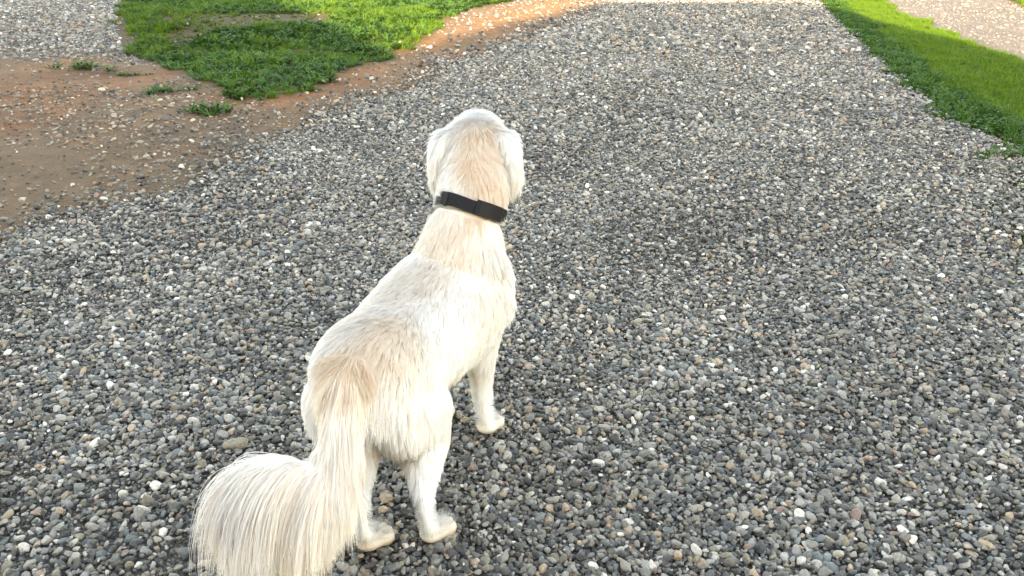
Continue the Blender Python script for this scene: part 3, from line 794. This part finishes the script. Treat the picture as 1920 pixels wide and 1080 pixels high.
ctl(WHORL - UP * .03, tc_[1] - WHORL, .075, .08, .35, 1.2); ctl(tc_[1], tc_[2] - tc_[1], .110, .14, .35, 1.3); ctl(tc_[2], (tc_[3] - tc_[2]) + np.array((.02, 0, -.03)), .11, .12, .5, 1.3)
DN = np.array((0, -.1, -1.0))
ctl(tc_[3], (0, 0, -1.0), .15, .14, .8, 1.5)
for q_, (l_, k_) in zip((4, 5, 6), ((.21, .9), (.22, .9), (.21, 1.0))):
    tn_ = tc_[q_ + 1] - tc_[q_]; tn_ /= np.linalg.norm(tn_); ctl(tc_[q_], tn_ * k_ + DN * .75, l_, .16, 1.5, 1.6)
ctl(tc_[7], (-.4, 0, -.8), .19, .12, 1.8, 1.5)
CPp = np.array([c[0] for c in CP_]); CPd = np.array([c[1] for c in CP_]); CPs = np.array([c[2:] for c in CP_])
def field(p):
    w = 1.0 / (np.linalg.norm(p[:, None, :] - CPp[None], axis=2) ** 2 + 2e-4) ** 2.2
    w /= w.sum(1, keepdims=True)
    return w @ CPd, w @ CPs

NH, NK = 210000, 8
_, cs = field(cen)
wgt = area * cs[:, 3] * sstep(0.022, 0.05, cen[:, 2]) * np.where(cen[:, 1] < 1.56, 1.6, 1.0) * (0.38 + 0.62 * sstep(.10, .22, cen[:, 2])); wgt = wgt / wgt.sum()
pick = rng.choice(nt, NH, p=wgt); u, v = rng.random(NH), rng.random(NH); fl = u + v > 1; u[fl], v[fl] = 1 - u[fl], 1 - v[fl]
w0 = (1 - u - v)[:, None]; T = tri[pick]
root = bco[T[:, 0]] * w0 + bco[T[:, 1]] * u[:, None] + bco[T[:, 2]] * v[:, None]
nrm = bno[T[:, 0]] * w0 + bno[T[:, 1]] * u[:, None] + bno[T[:, 2]] * v[:, None]; nrm /= np.linalg.norm(nrm, axis=1)[:, None]
fd, fs_ = field(root)
L = fs_[:, 0] * np.exp(rng.normal(0, 0.16, NH)); lift = fs_[:, 1] * np.exp(rng.normal(0, 0.22, NH)); grav = fs_[:, 2]
# the collar flattens the hair under it
CA = P(893, 386, 2.125); CN = np.array(NECK[3][:3]) - np.array(NECK[2][:3]); CN = CN / np.linalg.norm(CN)
CN = CN + RT * .14; CN /= np.linalg.norm(CN)
CC = np.array(NECK[2][:3]) + CN * .009 + RT * .003
dc = (root - CC) @ CN; nearneck = np.linalg.norm((root - CC) - dc[:, None] * CN, axis=1) < .125
flat = nearneck & (np.abs(dc) < .024)
L = np.where(flat, .0012, L); lift = np.where(flat, .05, lift)
above = nearneck & (dc > .024) & (dc < .06) & (np.abs((root - CC) @ RT) < .078); L = np.where(above, np.minimum(L, .018 + (dc - .022)), L)
shank = sstep(.13, .21, root[:, 2]) * (root[:, 1] < 1.80) + sstep(.10, .22, root[:, 2]) * (root[:, 1] >= 1.80)
backside = (root[:, 1] >= 1.80) & (nrm @ BK > 0.3) & (root[:, 2] > .10)
shank = np.where(root[:, 0] < -.40, 1.0, np.where((root[:, 1] < 1.52), 1.0, shank)); shank = np.maximum(shank, backside * .55)
L = np.where(shank < .999, np.minimum(L, .008 + .06 * shank), L); lift = lift * (.5 + .5 * shank)
foot = root[:, 2] < .075; L = np.where(foot & (root[:, 1] > 1.55), .0045, L); lift = np.where(foot, .03, lift)
tang = fd - nrm * np.sum(fd * nrm, 1, keepdims=True); tang /= np.linalg.norm(tang, axis=1)[:, None] + 1e-9
d = tang + nrm * lift[:, None] + rng.normal(0, .07, (NH, 3)); d /= np.linalg.norm(d, axis=1)[:, None]
pts = np.empty((NH, NK, 3)); pts[:, 0] = root - nrm * .002
step = (L / (NK - 1))[:, None]
wav = np.stack([fbm(root[:, 0] * 22 + k * 7, root[:, 1] * 22 + root[:, 2] * 17, 61 + k) - 0.5 for k in range(3)], 1)
d = d + wav * np.where(root[:, 1] < 1.55, .42, np.where(root[:, 2] > .2, .85, .3))[:, None]; d /= np.linalg.norm(d, axis=1)[:, None]
for k in range(1, NK):
    pts[:, k] = pts[:, k - 1] + d * step
    off = pts[:, k] - root; hgt = np.sum(off * nrm, 1); run = np.linalg.norm(off, axis=1)
    lack = np.where(L < .075, np.maximum(.0022 * k - run ** 2 * 2.2 - hgt, 0), 0)
    pts[:, k] += nrm * lack[:, None]
    d = d + np.array((0, 0, -1.0)) * grav[:, None] * 0.28 + rng.normal(0, .035, (NH, 3)); d /= np.linalg.norm(d, axis=1)[:, None]
# locks: strands lean together towards their tips
rad_c = np.clip(L * 0.22, .004, .014)
nc = 17000
ci = rng.choice(NH, nc, replace=False)
kd = KDTree(nc)
for j, i in enumerate(ci): kd.insert(root[i], j)
kd.balance()
own = np.fromiter((kd.find(q)[1] for q in root), np.int64, NH)
lead = ci[own]
tt = (np.arange(NK) / (NK - 1))[None, :, None]
str_ = np.clip((L - .010) / .03, 0, 1)[:, None, None] * rng.uniform(.45, .95, (NH, 1, 1))
ok = (np.sum(nrm * nrm[lead], 1) > 0.3)[:, None, None]
shape = pts[lead] - pts[lead][:, :1] * 0
pts = np.where(ok, pts + (shape - pts) * (tt ** 1.3) * str_ * 0.82, pts)
tl_ = (root[:, 1] < 1.56)[:, None]
pts[:, :, 2] = np.where(tl_, np.minimum(pts[:, :, 2], root[:, 2][:, None] + .007), pts[:, :, 2])
pts[:, :, 2] = np.maximum(pts[:, :, 2], 0.006)
hc = bpy.data.hair_curves.new('fur'); hc.add_curves([NK] * NH)
hc.points.foreach_set('position', pts.astype(np.float32).ravel())
thick = np.clip(0.00030 + L * 0.0020, .00030, .00052)
rad = (thick[:, None] * (1 - np.linspace(0, 1, NK) ** 2 * 0.85)[None]).astype(np.float32)
ra = hc.attributes.get('radius') or hc.attributes.new('radius', 'FLOAT', 'POINT')
ra.data.foreach_set('value', rad.ravel())
lk = rng.random(NH)[lead]; lk2 = rng.random(NH)[lead]
cc = coat(root) * (rng.uniform(.93, 1.06, NH) * (0.88 + 0.17 * lk ** 0.6))[:, None]
streak = sstep(.60, .93, lk2) * sstep(.018, .06, L) * np.where(root[:, 1] < 1.56, .45, .65); cc = cc * (1 - .30 * streak[:, None] * np.array((.5, .8, 1.05)))
cc = cc * (1.06 + .12 * (root[:, 2] < .2) * (root[:, 1] > 1.56))[:, None]  # lower-leg hair lightened in its colour to offset grey self-shadowing
ca = hc.attributes.new('col', 'FLOAT_COLOR', 'CURVE'); ca.data.foreach_set('color', np.concatenate([np.clip(cc, 0, .95), np.ones((NH, 1))], 1).astype(np.float32).ravel())
_far = ((root[:, 1] < 1.56) & ((nrm @ BK < 0.1) | (root[:, 0] < -.50)))[:, None]
_nn = np.where(_far, nrm * .25 + BK * .55 + UP * .4, nrm + .28 * UP); _nn = _nn / np.linalg.norm(_nn, axis=1)[:, None]
na_ = hc.attributes.new('nrm', 'FLOAT_VECTOR', 'CURVE'); na_.data.foreach_set('vector', _nn.astype(np.float32).ravel())
hc.materials.append(M_FUR)
fur = bpy.data.objects.new('fur', hc); COL.objects.link(fur); under(fur, body)

# ---- face
M_NOSE = mat_plain('nose_leather', (0.02, 0.016, 0.015), 0.35); M_EYE = mat_plain('dark_eye', (0.015, 0.008, 0.005), 0.08)
def small_blob(name, c, ax, rad, mat):
    global dv, df
    dv, df = [], []; blob(c, ax, rad, 14, 10)
    return under(mesh_obj(name, dv, df, mat, smooth=True))
small_blob('nose', HC + HF * .186 - UP * .016, (HR, HF, UP), (.017, .014, .013), M_NOSE)
for s in (-1, 1): small_blob('eye', HC + HF * .088 + HR * s * .034 + UP * .022, (HR, HF, UP), (.011, .009, .010), M_EYE)

# ---- collar: webbing band with a plastic tracker box on its right side
M_WEB = NT('black_webbing'); _n = M_WEB.noise(260, 2); _r = M_WEB.ramp(_n.outputs['Fac'], [(.3, (.010, .010, .011)), (.7, (.022, .022, .024))])
M_WEB.l(_r.outputs[0], M_WEB.b.inputs['Base Color']); M_WEB.b.inputs['Roughness'].default_value = .8; M_WEB.b.inputs['Specular IOR Level'].default_value = .1; M_WEB.bump(_n.outputs['Fac'], .4, .002)
M_BOX = mat_plain('black_plastic', (.008, .008, .009), .55); M_BOX.node_tree.nodes['Principled BSDF'].inputs['Specular IOR Level'].default_value = .18
e1 = RT - CN * (RT @ CN); e1 /= np.linalg.norm(e1); e2 = np.cross(CN, e1)       # e1 to the dog's right, e2 forward
ra_, rb_ = .090, .095
cv, cf = [], []; NS = 72
prof = [(-.0150, 0), (-.0165, .002), (-.0150, .004), (.0150, .004), (.0165, .002), (.0150, 0)]
for k in range(NS):
    a = 2 * math.pi * k / NS; dr = e1 * math.cos(a) * ra_ + e2 * math.sin(a) * rb_; un = dr / np.linalg.norm(dr)
    wob = .003 * math.sin(3 * a + 1)
    for h, o in prof: cv.append(CC + dr + un * o + CN * (h + wob))
m_ = len(prof)
for k in range(NS):
    for j in range(m_): cf.append((k * m_ + j, ((k + 1) % NS) * m_ + j, ((k + 1) % NS) * m_ + (j + 1) % m_, k * m_ + (j + 1) % m_))
collar = mesh_obj('collar', cv, cf, M_WEB.m); tag(collar, 'black webbing collar'); under(collar)
def band_piece(name, a0, a1, hh, o0, o1, mat):
    v, f = [], []; n = 8
    for k in range(n + 1):
        a = a0 + (a1 - a0) * k / n; dr = e1 * math.cos(a) * ra_ + e2 * math.sin(a) * rb_; un = dr / np.linalg.norm(dr)
        oo = o1 if 0 < k < n else o0 + (o1 - o0) * .5
        v += [CC + dr + un * o0 - CN * hh, CC + dr + un * oo - CN * hh * .9, CC + dr + un * oo + CN * hh * .9, CC + dr + un * o0 + CN * hh]
    for k in range(n):
        for j in range(4): f.append((k * 4 + j, (k + 1) * 4 + j, (k + 1) * 4 + (j + 1) % 4, k * 4 + (j + 1) % 4))
    f += [(3, 2, 1, 0), (n * 4, n * 4 + 1, n * 4 + 2, n * 4 + 3)]
    return under(mesh_obj(name, v, f, mat), collar)
band_piece('tracker_box', R(-58), R(-8), .0195, .003, .013, M_BOX)
band_piece('strap_keeper', R(-112), R(-106), .018, .003, .008, M_BOX)
